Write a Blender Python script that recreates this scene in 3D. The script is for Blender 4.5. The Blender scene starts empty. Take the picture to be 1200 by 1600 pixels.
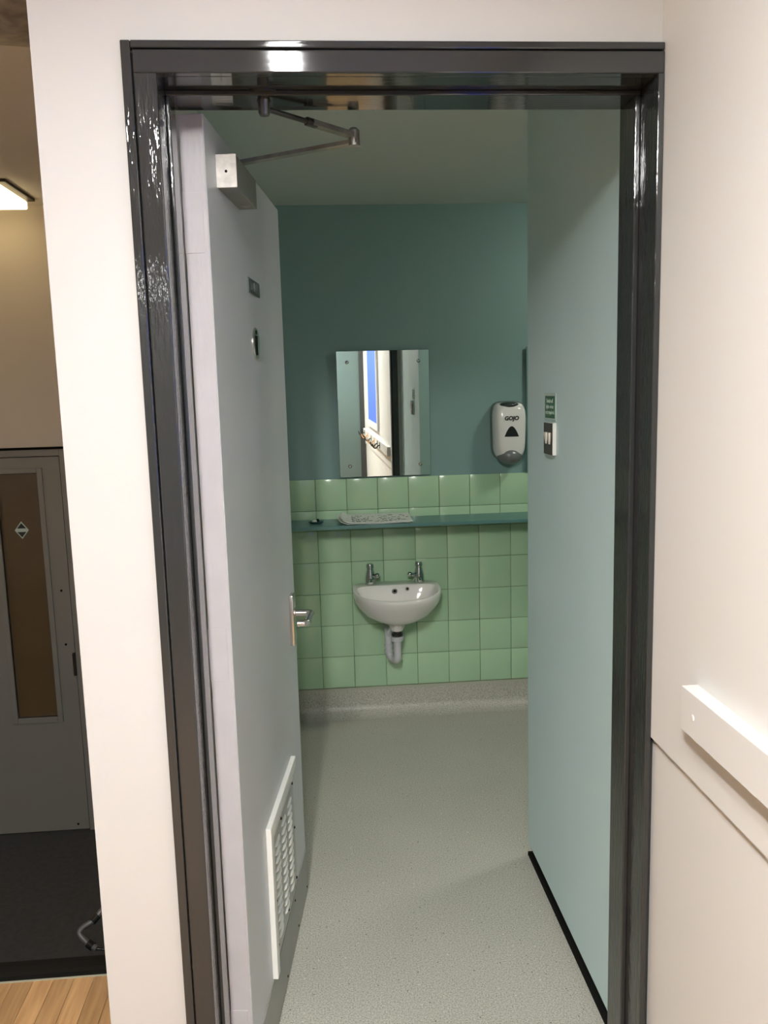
import bpy, bmesh, math, random
from mathutils import Matrix, Vector
random.seed(7)
scene = bpy.context.scene
COL = scene.collection
PI = math.pi

# ---------------------------------------------------------------- camera
cam_d = bpy.data.cameras.new('camera')
cam = bpy.data.objects.new('camera', cam_d); COL.objects.link(cam)
cam_d.sensor_fit = 'VERTICAL'; cam_d.sensor_height = 32.0; cam_d.sensor_width = 24.0
cam_d.lens = 32.0 * 1300.0 / 1600.0
cam_d.clip_start = 0.02
_r = Vector((0.9966, -0.0782, -0.0265)).normalized()
_b = Vector((-0.0735, -0.9865, 0.1461)).normalized()
_u = _b.cross(_r).normalized(); _r = _u.cross(_b).normalized()
cam.matrix_world = Matrix(((_r.x, _u.x, _b.x, 0), (_r.y, _u.y, _b.y, 0), (_r.z, _u.z, _b.z, 1.5), (0, 0, 0, 1)))
scene.camera = cam

# ---------------------------------------------------------------- world, exposure, lamp strengths
w = bpy.data.worlds.new('world'); scene.world = w; w.use_nodes = True
w.node_tree.nodes['Background'].inputs[0].default_value = (0.01, 0.01, 0.01, 1)
w.node_tree.nodes['Background'].inputs[1].default_value = 0.2
vs = scene.view_settings
vs.view_transform = 'Standard'; vs.look = 'None'; vs.gamma = 1.0; vs.use_curve_mapping = False
vs.exposure = 0.07
BATTEN_W = 88.0      # emission of the corridor fluorescent diffuser
BATTEN2_W = 330.0
BATTEN3_W = 48.0
WC_LAMP_W = 60.0     # small lamp round the corner of the washroom
STAIR_LAMP_W = 3.4

# ---------------------------------------------------------------- materials
def mat(name, col, rough=0.5, metal=0.0, bump=None, var=None, spec=0.5, emit=None, coat=0.0):
    """bump=(scale_xyz, strength, detail) ; var=(scale, amount)"""
    m = bpy.data.materials.new(name); m.use_nodes = True
    nt = m.node_tree; N = nt.nodes; L = nt.links
    b = N['Principled BSDF']
    b.inputs['Base Color'].default_value = (*col, 1)
    b.inputs['Roughness'].default_value = rough
    b.inputs['Metallic'].default_value = metal
    b.inputs['Specular IOR Level'].default_value = spec
    if coat: b.inputs['Coat Weight'].default_value = coat
    tc = N.new('ShaderNodeTexCoord')
    if var:
        n = N.new('ShaderNodeTexNoise'); n.inputs['Scale'].default_value = var[0]; n.inputs['Detail'].default_value = 5
        L.new(tc.outputs['Object'], n.inputs['Vector'])
        r = N.new('ShaderNodeValToRGB')
        a = var[1]
        r.color_ramp.elements[0].position = 0.3; r.color_ramp.elements[1].position = 0.7
        r.color_ramp.elements[0].color = (*[c * (1 - a) for c in col], 1)
        r.color_ramp.elements[1].color = (*[min(1, c * (1 + a)) for c in col], 1)
        L.new(n.outputs['Fac'], r.inputs[0]); L.new(r.outputs[0], b.inputs['Base Color'])
    if bump:
        mp = N.new('ShaderNodeMapping'); mp.inputs['Scale'].default_value = bump[0]
        L.new(tc.outputs['Object'], mp.inputs['Vector'])
        n = N.new('ShaderNodeTexNoise'); n.inputs['Scale'].default_value = 1.0; n.inputs['Detail'].default_value = bump[2]
        L.new(mp.outputs[0], n.inputs['Vector'])
        bp = N.new('ShaderNodeBump'); bp.inputs['Strength'].default_value = bump[1]; bp.inputs['Distance'].default_value = 0.001
        L.new(n.outputs['Fac'], bp.inputs['Height']); L.new(bp.outputs[0], b.inputs['Normal'])
    if emit:
        b.inputs['Emission Color'].default_value = (*emit[0], 1); b.inputs['Emission Strength'].default_value = emit[1]
    return m

M = {}
M['white_wall_darkened'] = mat('white_wall_darkened', (0.50, 0.490, 0.468), 0.55, bump=((60, 60, 60), 0.15, 3), var=(3, 0.02))  # same white as the boarding, darkened to offset the strong light on it
M['white_board'] = mat('white_board', (0.71, 0.693, 0.663), 0.5, bump=((60, 60, 60), 0.1, 3))  # same white again, lightened to make up for weaker light
M['white_gloss'] = mat('white_gloss', (0.72, 0.70, 0.675), 0.28, bump=((8, 8, 90), 0.15, 3))
M['plaster'] = mat('plaster', (0.72, 0.70, 0.66), 0.8)
M['frame_v'] = mat('frame_gloss_vertical', (0.027, 0.029, 0.029), 0.07, bump=((130, 130, 28), 0.75, 3), spec=0.55)
M['frame_h'] = mat('frame_gloss_horizontal', (0.027, 0.029, 0.029), 0.07, bump=((14, 200, 140), 0.18, 3), spec=0.55)
M['door_paint'] = mat('door_grey_paint', (0.53, 0.55, 0.56), 0.38, bump=((150, 150, 25), 0.2, 3), var=(6, 0.02))
M['edge_paint'] = mat('door_edge_paint', (0.42, 0.405, 0.41), 0.4, bump=((120, 120, 30), 0.5, 4), var=(14, 0.04))
M['vent_paint'] = mat('vent_paint', (0.74, 0.74, 0.70), 0.38, bump=((90, 90, 90), 0.06, 3))
M['vent_plate'] = mat('vent_plate_shaded', (0.44, 0.44, 0.41), 0.45, var=(60, 0.1))  # same paint as the louvres, darkened for the shade between them
M['kick'] = mat('kick_plate_grey', (0.27, 0.275, 0.245), 0.4, bump=((6, 120, 120), 0.15, 3), var=(8, 0.05))
M['teal'] = mat('teal_wall', (0.20, 0.335, 0.315), 0.5, bump=((120, 120, 120), 0.2, 3), var=(2, 0.03))
M['pale_blue'] = mat('partition_paint', (0.57, 0.74, 0.75), 0.42, bump=((120, 120, 120), 0.15, 3), var=(2, 0.02))
M['wc_ceiling'] = mat('washroom_ceiling', (0.58, 0.64, 0.60), 0.8)
M['tile'] = mat('green_tile', (0.43, 0.635, 0.41), 0.16, bump=((14, 14, 14), 0.25, 2), var=(2.5, 0.06))
M['grout'] = mat('grout', (0.20, 0.28, 0.17), 0.85, var=(5, 0.6))
M['bead'] = mat('pale_bead', (0.42, 0.43, 0.34), 0.5)
M['shelf'] = mat('teal_shelf_paint', (0.09, 0.215, 0.20), 0.35, bump=((4, 90, 90), 0.2, 3), var=(4, 0.05))
M['ceramic'] = mat('ceramic', (0.78, 0.765, 0.72), 0.08, spec=0.55)
M['chrome'] = mat('chrome', (0.62, 0.65, 0.63), 0.09, 1.0)
M['satin'] = mat('satin_steel', (0.66, 0.64, 0.60), 0.25, 1.0)
M['dull_metal'] = mat('dull_metal', (0.34, 0.34, 0.31), 0.35, 0.8, var=(40, 0.25))
M['dark_metal'] = mat('dark_metal', (0.035, 0.035, 0.033), 0.3, 0.3)
M['black'] = mat('black', (0.006, 0.006, 0.005), 0.9, spec=0.1)
M['black_gloss'] = mat('black_gloss', (0.012, 0.013, 0.012), 0.15)
M['dark_glass'] = mat('dark_window', (0.02, 0.022, 0.021), 0.18)
M['pvc'] = mat('white_pvc', (0.60, 0.61, 0.63), 0.3)
M['soap_white'] = mat('dispenser_white', (0.76, 0.76, 0.73), 0.16)
M['soap_back'] = mat('dispenser_backplate', (0.13, 0.17, 0.16), 0.4)
M['soap_dark'] = mat('dispenser_dark', (0.030, 0.040, 0.038), 0.25)
M['soap_push'] = mat('dispenser_push', (0.16, 0.17, 0.17), 0.25)
M['mirror'] = mat('mirror_glass', (0.80, 0.86, 0.82), 0.0, 1.0)
M['glass_edge'] = mat('glass_edge', (0.03, 0.10, 0.085), 0.15)
M['sign_green'] = mat('sign_green', (0.008, 0.13, 0.06), 0.3)
M['sign_pale'] = mat('sign_pale', (0.50, 0.62, 0.56), 0.35)
M['switch_face_reflect'] = mat('switch_face_reflect', (0.05, 0.055, 0.05), 0.22, 0.6)  # chrome face, its dark reflection put into the base colour
M['switch_side_lit'] = mat('switch_side_lit', (0.75, 0.75, 0.72), 0.25)  # same chrome box, brightness of its lit side put into the colour
M['rocker'] = mat('switch_rocker', (0.80, 0.76, 0.68), 0.3)
M['closer_white'] = mat('closer_end', (0.72, 0.70, 0.64), 0.5, var=(55, 0.18))
M['closer'] = mat('closer_silver', (0.20, 0.20, 0.178), 0.32, 0.35, var=(25, 0.08))
M['plate'] = mat('sign_plate', (0.075, 0.085, 0.08), 0.3, 0.6)
M['plate_text'] = mat('sign_plate_text', (0.14, 0.15, 0.145), 0.4)
M['paper'] = mat('newsprint', (0.66, 0.70, 0.64), 0.8, var=(60, 0.08))
M['ink'] = mat('ink', (0.03, 0.035, 0.03), 0.8)
M['stair_wall'] = mat('stairwell_wall', (0.62, 0.56, 0.47), 0.7, var=(1.2, 0.03))
M['stair_ceiling'] = mat('stairwell_ceiling', (0.82, 0.79, 0.73), 0.8)
M['stair_door'] = mat('stairwell_door_paint', (0.23, 0.225, 0.205), 0.45)
M['stair_pane'] = mat('brown_pane', (0.105, 0.072, 0.036), 0.3, bump=((3, 3, 1), 0.1, 2), var=(1.6, 0.3))
M['dark_floor'] = mat('dark_floor', (0.050, 0.051, 0.050), 0.75, var=(40, 0.15))
M['step'] = mat('black_step', (0.005, 0.006, 0.005), 0.7, spec=0.25)
M['step_line'] = mat('step_line', (0.014, 0.014, 0.012), 0.6, spec=0.3)
M['tube'] = mat('grey_tube', (0.085, 0.084, 0.08), 0.4)
M['sheet'] = mat('wrinkled_sheet', (0.30, 0.275, 0.25), 0.35, bump=((60, 12, 30), 1.0, 5), var=(25, 0.4))
M['blue'] = mat('blue_felt', (0.045, 0.11, 0.72), 0.8, bump=((200, 200, 200), 0.3, 2))
M['board_frame'] = mat('board_frame', (0.72, 0.72, 0.74), 0.35)
M['blue_grey'] = mat('blue_grey_paint', (0.085, 0.12, 0.11), 0.45)
M['orange'] = mat('orange_brown', (0.62, 0.30, 0.09), 0.6)
M['lamp_base'] = mat('lamp_base', (0.02, 0.014, 0.01), 0.5)
M['batten_body'] = mat('batten_body', (0.75, 0.75, 0.73), 0.4)
M['batten_glow'] = mat('batten_glow', (0.9, 0.9, 0.9), 0.4, emit=((1.0, 0.985, 0.955), BATTEN_W))
M['batten_glow2'] = mat('batten_glow_far', (0.9, 0.9, 0.9), 0.4, emit=((1.0, 0.985, 0.955), BATTEN2_W))
M['batten_glow3'] = mat('batten_glow_end', (0.9, 0.9, 0.9), 0.4, emit=((1.0, 0.985, 0.955), BATTEN3_W))
M['wc_glow'] = mat('washroom_lamp_glow', (0.9, 0.9, 0.9), 0.4, emit=((1.0, 0.95, 0.84), WC_LAMP_W))
M['stair_glow'] = mat('stair_lamp_glow', (0.9, 0.9, 0.8), 0.4, emit=((1.0, 0.78, 0.42), STAIR_LAMP_W))

def vinyl():
    m = mat('speckled_vinyl', (0.30, 0.295, 0.245), 0.42)
    nt = m.node_tree; N = nt.nodes; L = nt.links; b = N['Principled BSDF']
    tc = N.new('ShaderNodeTexCoord')
    n = N.new('ShaderNodeTexNoise'); n.inputs['Scale'].default_value = 260; n.inputs['Detail'].default_value = 2
    r = N.new('ShaderNodeValToRGB'); cr = r.color_ramp
    cr.elements[0].position = 0.33; cr.elements[0].color = (0.30, 0.295, 0.25, 1)
    cr.elements[1].position = 0.66; cr.elements[1].color = (0.64, 0.635, 0.55, 1)
    e = cr.elements.new(0.45); e.color = (0.46, 0.455, 0.39, 1)
    e = cr.elements.new(0.56); e.color = (0.53, 0.525, 0.45, 1)
    L.new(tc.outputs['Object'], n.inputs['Vector']); L.new(n.outputs['Fac'], r.inputs[0])
    n2 = N.new('ShaderNodeTexNoise'); n2.inputs['Scale'].default_value = 2.2; n2.inputs['Detail'].default_value = 4
    L.new(tc.outputs['Object'], n2.inputs['Vector'])
    v = N.new('ShaderNodeTexVoronoi'); v.inputs['Scale'].default_value = 55
    L.new(tc.outputs['Object'], v.inputs['Vector'])
    gt = N.new('ShaderNodeMath'); gt.operation = 'LESS_THAN'; gt.inputs[1].default_value = 0.10
    L.new(v.outputs['Distance'], gt.inputs[0])
    rv = N.new('ShaderNodeValToRGB'); rv.color_ramp.interpolation = 'CONSTANT'
    rv.color_ramp.elements[0].color = (0.09, 0.085, 0.07, 1); rv.color_ramp.elements[1].color = (0.48, 0.475, 0.41, 1)
    rv.color_ramp.elements[1].position = 0.30
    e = rv.color_ramp.elements.new(0.80); e.color = (0.80, 0.79, 0.72, 1)
    sep = N.new('ShaderNodeSeparateColor'); L.new(v.outputs['Color'], sep.inputs[0]); L.new(sep.outputs[0], rv.inputs[0])
    mx = N.new('ShaderNodeMix'); mx.data_type = 'RGBA'
    L.new(gt.outputs[0], mx.inputs[0]); L.new(r.outputs[0], mx.inputs[6]); L.new(rv.outputs[0], mx.inputs[7])
    mul = N.new('ShaderNodeMix'); mul.data_type = 'RGBA'; mul.blend_type = 'MULTIPLY'; mul.inputs[0].default_value = 0.2
    L.new(mx.outputs[2], mul.inputs[6]); L.new(n2.outputs['Fac'], mul.inputs[7])
    L.new(mul.outputs[2], b.inputs['Base Color'])
    bp = N.new('ShaderNodeBump'); bp.inputs['Strength'].default_value = 0.25; bp.inputs['Distance'].default_value = 0.0006
    L.new(n.outputs['Fac'], bp.inputs['Height']); L.new(bp.outputs[0], b.inputs['Normal'])
    return m
M['vinyl'] = vinyl()

def wood():
    m = mat('beech_laminate', (0.5, 0.32, 0.15), 0.35)
    nt = m.node_tree; N = nt.nodes; L = nt.links; b = N['Principled BSDF']
    tc = N.new('ShaderNodeTexCoord'); mp = N.new('ShaderNodeMapping'); mp.inputs['Scale'].default_value = (70, 5, 5)
    L.new(tc.outputs['Object'], mp.inputs['Vector'])
    oi = N.new('ShaderNodeObjectInfo')
    n = N.new('ShaderNodeTexNoise'); n.inputs['Scale'].default_value = 1; n.inputs['Detail'].default_value = 5; n.noise_dimensions = '4D'
    L.new(mp.outputs[0], n.inputs['Vector'])
    k = N.new('ShaderNodeMath'); k.operation = 'MULTIPLY'; k.inputs[1].default_value = 37; L.new(oi.outputs['Random'], k.inputs[0]); L.new(k.outputs[0], n.inputs['W'])
    r = N.new('ShaderNodeValToRGB')
    r.color_ramp.elements[0].position = 0.3; r.color_ramp.elements[0].color = (0.36, 0.20, 0.085, 1)
    r.color_ramp.elements[1].position = 0.7; r.color_ramp.elements[1].color = (0.56, 0.345, 0.16, 1)
    L.new(n.outputs['Fac'], r.inputs[0])
    h = N.new('ShaderNodeHueSaturation')
    mr = N.new('ShaderNodeMapRange'); mr.inputs[3].default_value = 0.95; mr.inputs[4].default_value = 1.35
    L.new(oi.outputs['Random'], mr.inputs[0]); L.new(mr.outputs[0], h.inputs['Value']); L.new(r.outputs[0], h.inputs['Color'])
    L.new(h.outputs[0], b.inputs['Base Color'])
    return m
M['wood'] = wood()

# ---------------------------------------------------------------- mesh helpers
def box(bm, x0, x1, y0, y1, z0, z1, bev=0.0, seg=2):
    g = bmesh.ops.create_cube(bm, size=1.0)
    vs_ = g['verts']
    for v in vs_:
        v.co = Vector((x0 + (v.co.x + 0.5) * (x1 - x0), y0 + (v.co.y + 0.5) * (y1 - y0), z0 + (v.co.z + 0.5) * (z1 - z0)))
    if bev > 0:
        es = list({e for v in vs_ for e in v.link_edges})
        bmesh.ops.bevel(bm, geom=es, offset=bev, segments=seg, affect='EDGES', profile=0.5)
    return bm

def prism(bm, pts, axis, a, b):
    """pts: 2D outline (counter-clockwise or not), extruded along axis from a to b"""
    def P(p, t):
        return {'x': (t, p[0], p[1]), 'y': (p[0], t, p[1]), 'z': (p[0], p[1], t)}[axis]
    A = [bm.verts.new(P(p, a)) for p in pts]; B = [bm.verts.new(P(p, b)) for p in pts]
    n = len(pts)
    bm.faces.new(A); bm.faces.new(B[::-1])
    for i in range(n):
        bm.faces.new((A[i], B[i], B[(i + 1) % n], A[(i + 1) % n]))
    return bm

def tube(bm, path, r, seg=14, cap=True):
    pts = [Vector(p) for p in path]; n = len(pts)
    rs = r if isinstance(r, (list, tuple)) else [r] * n
    rings = []; prev = None
    for i, p in enumerate(pts):
        if i == 0: t = pts[1] - p
        elif i == n - 1: t = p - pts[i - 1]
        else: t = (pts[i + 1] - p).normalized() + (p - pts[i - 1]).normalized()
        t.normalize()
        if prev is None:
            u = t.cross(Vector((0, 0, 1)))
            if u.length < 1e-3: u = t.cross(Vector((1, 0, 0)))
        else:
            u = prev - t * prev.dot(t)
        u.normalize(); prev = u; v = t.cross(u)
        rings.append([bm.verts.new(p + (u * math.cos(a) + v * math.sin(a)) * rs[i]) for a in [2 * PI * k / seg for k in range(seg)]])
    for A, B in zip(rings, rings[1:]):
        for k in range(seg):
            bm.faces.new((A[k], A[(k + 1) % seg], B[(k + 1) % seg], B[k]))
    if cap:
        bm.faces.new(rings[0][::-1]); bm.faces.new(rings[-1])
    return bm

def arc(c, p, q, n=7):
    """smooth corner through control point c from p to q (quadratic)"""
    c, p, q = Vector(c), Vector(p), Vector(q)
    return [tuple((1 - t) ** 2 * p + 2 * t * (1 - t) * c + t * t * q) for t in [k / n for k in range(n + 1)]]

def lathe(bm, prof, c, axis='z', seg=24):
    """prof: list of (radius, height along axis)"""
    c = Vector(c)
    def P(r, h, a):
        x, y = r * math.cos(a), r * math.sin(a)
        return c + {'z': Vector((x, y, h)), 'y': Vector((x, -h, y)), 'x': Vector((-h, x, y))}[axis]   # y: towards -Y, x: towards -X
    rings = []
    for r, h in prof:
        if r < 1e-6: rings.append([bm.verts.new(P(0, h, 0))])
        else: rings.append([bm.verts.new(P(r, h, 2 * PI * k / seg)) for k in range(seg)])
    for A, B in zip(rings, rings[1:]):
        for k in range(seg):
            k2 = (k + 1) % seg
            if len(A) == 1 and len(B) == 1: continue
            if len(A) == 1: bm.faces.new((A[0], B[k], B[k2]))
            elif len(B) == 1: bm.faces.new((A[k], A[k2], B[0]))
            else: bm.faces.new((A[k], A[k2], B[k2], B[k]))
    if len(rings[0]) > 1: bm.faces.new(rings[0][::-1])
    if len(rings[-1]) > 1: bm.faces.new(rings[-1])
    return bm

def loft(bm, rings, cap0=True, cap1=True):
    R = [[bm.verts.new(p) for p in ring] for ring in rings]
    n = len(R[0])
    for A, B in zip(R, R[1:]):
        for k in range(n):
            bm.faces.new((A[k], A[(k + 1) % n], B[(k + 1) % n], B[k]))
    if cap0: bm.faces.new(R[0][::-1])
    if cap1: bm.faces.new(R[-1])
    return bm

def ellipsoid(bm, c, rx, ry, rz, u=24, v=14):
    g = bmesh.ops.create_uvsphere(bm, u_segments=u, v_segments=v, radius=1.0)
    for q in g['verts']:
        q.co = Vector((c[0] + q.co.x * rx, c[1] + q.co.y * ry, c[2] + q.co.z * rz))
    return bm

def mesh(name, bm, m, smooth=False):
    bmesh.ops.recalc_face_normals(bm, faces=bm.faces[:])
    me = bpy.data.meshes.new(name); bm.to_mesh(me); bm.free()
    me.materials.append(M[m])
    if smooth:
        me.polygons.foreach_set('use_smooth', [True] * len(me.polygons))
        try: me.set_sharp_from_angle(angle=math.radians(40))
        except Exception: pass
    return me

def world_of(o):
    return Matrix.Translation(o.location) @ o.rotation_euler.to_matrix().to_4x4() if o.parent is None else world_of(o.parent) @ o.matrix_parent_inverse

def obj(name, bm, m, parent=None, smooth=False, local=False):
    o = bpy.data.objects.new(name, bm if isinstance(bm, bpy.types.Mesh) else mesh(name, bm, m, smooth))
    COL.objects.link(o)
    if parent:
        o.parent = parent
        if not local: o.matrix_parent_inverse = world_of(parent).inverted()
    return o

def tag(o, label=None, cat=None, group=None, kind=None):
    if label: o['label'] = label
    if cat: o['category'] = cat
    if group: o['group'] = group
    if kind: o['kind'] = kind
    return o

def thing(name, loc, label, cat, group=None, rz=0.0, kind=None):
    o = bpy.data.objects.new(name, None); COL.objects.link(o)
    o.location = loc; o.rotation_euler = (0, 0, rz); o.empty_display_size = 0.05
    return tag(o, label, cat, group, kind)

def B(): return bmesh.new()

def bx(*a, **k): return box(B(), *a, **k)

def text_mesh(txt, size, m, extrude=0.0006, bold=0.0, shear=0.0):
    cu = bpy.data.curves.new('lettering', 'FONT'); cu.body = txt; cu.size = size; cu.extrude = extrude; cu.offset = bold; cu.shear = shear
    cu.align_x = 'CENTER'; cu.align_y = 'CENTER'; cu.resolution_u = 4
    o = bpy.data.objects.new('lettering_tmp', cu); COL.objects.link(o)
    dg = bpy.context.evaluated_depsgraph_get()
    me = bpy.data.meshes.new_from_object(o.evaluated_get(dg))
    bpy.data.objects.remove(o); bpy.data.curves.remove(cu)
    me.materials.clear(); me.materials.append(M[m])
    return me

# ---------------------------------------------------------------- dimensions
YB = 3.72          # washroom back wall
YF = 1.381         # face of the door frame
YW = 1.396         # corridor face of the front wall
XL, XR = -0.2294, 0.5633      # jamb faces
HEAD = 1.9885
CEIL = 2.40; WCC = 2.286
XP = 0.621         # partition face
XC = 0.5738        # corridor right wall (upper boarding)
XE = -0.418        # free end of the white wall
YS = 2.036         # top step edge
ZL = -0.75         # lower floor
YD = 4.20          # stairwell end wall

# ---------------------------------------------------------------- structure
tag(obj('floor', bx(-0.31, 2.3, 1.30, YB + 0.02, -0.06, 0.0), 'vinyl'), 'grey speckled vinyl floor of the washroom', kind='structure')
hall = obj('floor_hall', bx(-2.6, 1.2, -4.4, YS, -0.06, -0.013), 'wood')
tag(hall, 'pale wood strip floor of the hall', kind='structure')
# the strips one can tell apart, at the head of the stairs
strip_cache = {}
xk = -2.2
rnd = random.Random(3)
while xk < XE - 0.005:
    wd = 0.052
    if xk + wd > XE: wd = XE - xk
    y1 = YS
    ln = rnd.uniform(0.18, 0.5)
    while y1 > 0.75:
        y0 = max(0.7, y1 - ln)
        key = (round(wd, 4), round(y1 - y0, 4))
        if key not in strip_cache:
            strip_cache[key] = mesh('plank', bx(0.0004, wd - 0.0004, -(y1 - y0) + 0.0004, -0.0004, -0.013, 0.0, bev=0.0006, seg=1), 'wood')
        o = bpy.data.objects.new('plank', strip_cache[key]); COL.objects.link(o); o.location = (xk, y1, 0); o.parent = hall
        y1 = y0; ln = rnd.choice((0.42, 0.5, 0.6))
    xk += wd
obj('boarding', bx(XE, 1.2, -4.4, 1.30, -0.013, 0.0), 'wood', hall)
obj('boarding', bx(-2.6, XE, -4.4, 0.70, -0.013, 0.0), 'wood', hall)
obj('boarding', bx(-2.6, -2.2, 0.70, YS, -0.013, 0.0), 'wood', hall)

b = B()
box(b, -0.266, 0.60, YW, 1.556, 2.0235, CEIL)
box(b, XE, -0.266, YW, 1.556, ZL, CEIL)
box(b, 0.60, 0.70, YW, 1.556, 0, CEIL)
tag(obj('wall_front', b, 'white_wall_darkened'), 'white painted wall around the dark door frame', kind='structure')

b = B()
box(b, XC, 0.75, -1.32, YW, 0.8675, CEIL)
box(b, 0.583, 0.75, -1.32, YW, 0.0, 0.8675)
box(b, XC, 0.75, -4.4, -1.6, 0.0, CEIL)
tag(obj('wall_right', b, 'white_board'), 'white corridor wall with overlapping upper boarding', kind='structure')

wb = tag(obj('wall_back', bx(-0.42, 2.3, YB, YB + 0.1, -0.06, CEIL), 'teal'), 'teal painted washroom wall above green tiles', kind='structure')
tag(obj('wall_left', bx(XE, -0.31, 1.556, YB + 0.12, ZL, CEIL), 'white_wall_darkened'), 'washroom side wall hidden behind the open door', kind='structure')
tag(obj('wall_partition', bx(XP, 0.70, 1.556, 2.458, 0.045, WCC), 'pale_blue'), 'pale blue partition with the light switch', kind='structure')
b = B(); prism(b, [(1.556, 0.0), (2.457, 0.0), (2.457, 0.012), (1.556, 0.046)], 'x', XP - 0.0015, 0.699)
tag(obj('partition_gap_shade', b, 'black'), 'black strip standing in for the shadow gap under the pale blue partition', kind='structure')  # solid black piece painting the shade of the gap at the floor
tag(obj('wall_far_right', bx(2.3, 2.4, 1.45, YB + 0.1, 0, CEIL), 'teal'), kind='structure', label='teal side wall of the washroom round the corner')
tag(obj('wall_recess', bx(0.70, 2.3, 1.456, 1.556, 0, CEIL), 'teal'), kind='structure', label='teal wall behind the partition')
tag(obj('ceiling_washroom', bx(-0.31, 2.3, 1.556, YB, WCC, WCC + 0.1), 'wc_ceiling'), kind='structure', label='dim flat ceiling of the washroom')
tag(obj('ceiling', bx(-2.7, 0.75, -4.4, 1.50, CEIL, CEIL + 0.1), 'plaster'), kind='structure', label='plain corridor ceiling overhead')
tag(obj('ceiling_stairwell', bx(-2.7, XE, 1.50, YD + 0.1, CEIL, CEIL + 0.1), 'stair_ceiling'), kind='structure', label='tan ceiling over the stairwell')
b = B(); box(b, -2.7, -1.995, YD, YD + 0.1, ZL, CEIL); box(b, -1.995, XE, YD, YD + 0.1, 1.262, CEIL); box(b, -1.240, XE, YD, YD + 0.1, ZL, 1.262); box(b, -1.995, -1.24, YD + 0.08, YD + 0.1, ZL, 1.262)
tag(obj('wall_stairwell', b, 'stair_wall'), kind='structure', label='tan stairwell wall above the grey door')
tag(obj('wall_hall', bx(-2.7, -2.6, -4.4, YD + 0.1, ZL, CEIL), 'stair_wall'), kind='structure', label='far side wall of hall and stairwell')
tag(obj('wall_behind', bx(-2.7, 0.75, -4.5, -4.4, -0.06, CEIL), 'white_wall_darkened'), kind='structure', label='wall closing the hall behind the viewer')
b = B(); box(b, 0.30, 0.60, -1.60, -1.32, 0, CEIL)
pier = tag(obj('wall_pier', b, 'blue_grey'), kind='structure', label='blue-grey pier with a black edge, seen in the mirror')
obj('edge_strip', bx(0.525, XC, -1.32, -1.300, 0, CEIL), 'frame_v', pier)
tag(obj('floor_lower', bx(-2.6, XE, 2.90, YD + 0.08, ZL - 0.06, ZL), 'dark_floor'), kind='structure', label='dark floor below the stairs')

# cove skirting of the back wall
b = B()
prof = [(YB - 0.075, 0.0005)] + [(YB - 0.075 + 0.065 * math.sin(a), 0.0015 + 0.045 * (1 - math.cos(a))) for a in [PI / 2 * k / 8 for k in range(1, 9)]] + [(YB - 0.009, 0.118), (YB, 0.118), (YB, 0.0005)]
prism(b, prof, 'x', -0.31, 2.3)
cov = tag(obj('baseboard_back', b, 'vinyl', smooth=True), kind='structure', label='speckled vinyl cove skirting under the green tiles')
obj('bead', bx(-0.31, 2.3, YB - 0.0105, YB, 0.118, 0.130), 'bead', cov)

# tiles
obj('grout', bx(-0.31, 2.3, YB - 0.0035, YB, 0.130, 1.106), 'grout', wb)
tile_cache = {}
def tiles(z0, z1, x0, pitch, n):
    for i in range(n):
        a, c = x0 + pitch * i, x0 + pitch * (i + 1)
        a = max(a, -0.308)
        key = (round(c - a, 3), round(z1 - z0, 3))
        if key not in tile_cache:
            tile_cache[key] = mesh('tile', bx(0.0011, c - a - 0.0011, -0.0075, 0, 0.0011, z1 - z0 - 0.0011, bev=0.0013, seg=2), 'tile', True)
        o = bpy.data.objects.new('tile', tile_cache[key]); COL.objects.link(o); o.parent = wb
        o.location = (a, YB - rnd.uniform(0, 0.0008), z0)
        o.rotation_euler = (rnd.uniform(-0.004, 0.004), 0, rnd.uniform(-0.004, 0.004))
for z0, z1 in ((0.1325, 0.282), (0.282, 0.430), (0.430, 0.579), (0.579, 0.727), (0.727, 0.874)):
    tiles(z0, z1, -0.026 - 0.1472 * 2, 0.1472, 14)
tiles(0.874, 0.9652, -0.0295 - 0.1397 * 2, 0.1397, 14)
tiles(0.9652, 1.108, -0.0295 - 0.1397 * 2, 0.1397, 14)

# ---------------------------------------------------------------- door frame
fr = thing('trim_1', (0.16, YF, 0), 'glossy dark grey door frame with grooved face', None, kind='structure')
obj('jamb', bx(-0.2655, XL, YF + 0.012, 1.556, 0, HEAD, bev=0.0015), 'frame_v', fr)
obj('jamb', bx(XR, 0.600, YF + 0.016, 1.556, 0, HEAD, bev=0.0015), 'frame_v', fr)
obj('head', bx(-0.2655, 0.600, YF + 0.016, 1.556, HEAD, 2.0235, bev=0.0015), 'frame_h', fr)
obj('stop', bx(XL, XL + 0.0065, 1.456, 1.512, 0, HEAD - 0.008, bev=0.002), 'frame_v', fr)
obj('stop', bx(XR - 0.0095, XR, 1.456, 1.512, 0, HEAD - 0.008, bev=0.002), 'frame_v', fr)
obj('stop', bx(XL, XR, 1.456, 1.512, HEAD - 0.008, HEAD, bev=0.002), 'frame_h', fr)
obj('architrave', bx(-0.2635, XL + 0.0006, YF, YF + 0.0125, 0, HEAD + 0.0006, bev=0.0022), 'frame_v', fr)
obj('architrave', bx(-0.2635, XC - 0.0005, YF, YF + 0.0165, HEAD, 2.0225, bev=0.0022), 'frame_h', fr)
obj('architrave', bx(XR - 0.0006, XC - 0.0004, YF, YF + 0.0165, 0, HEAD + 0.0006, bev=0.0015), 'frame_v', fr)
obj('outer_bead', bx(-0.2812, -0.2660, YF + 0.001, YF + 0.0165, 0, 2.0365, bev=0.002), 'frame_v', fr)
obj('outer_bead', bx(-0.2660, XC - 0.0006, YF + 0.001, YF + 0.0165, 2.0250, 2.0365, bev=0.002), 'frame_h', fr)
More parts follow.
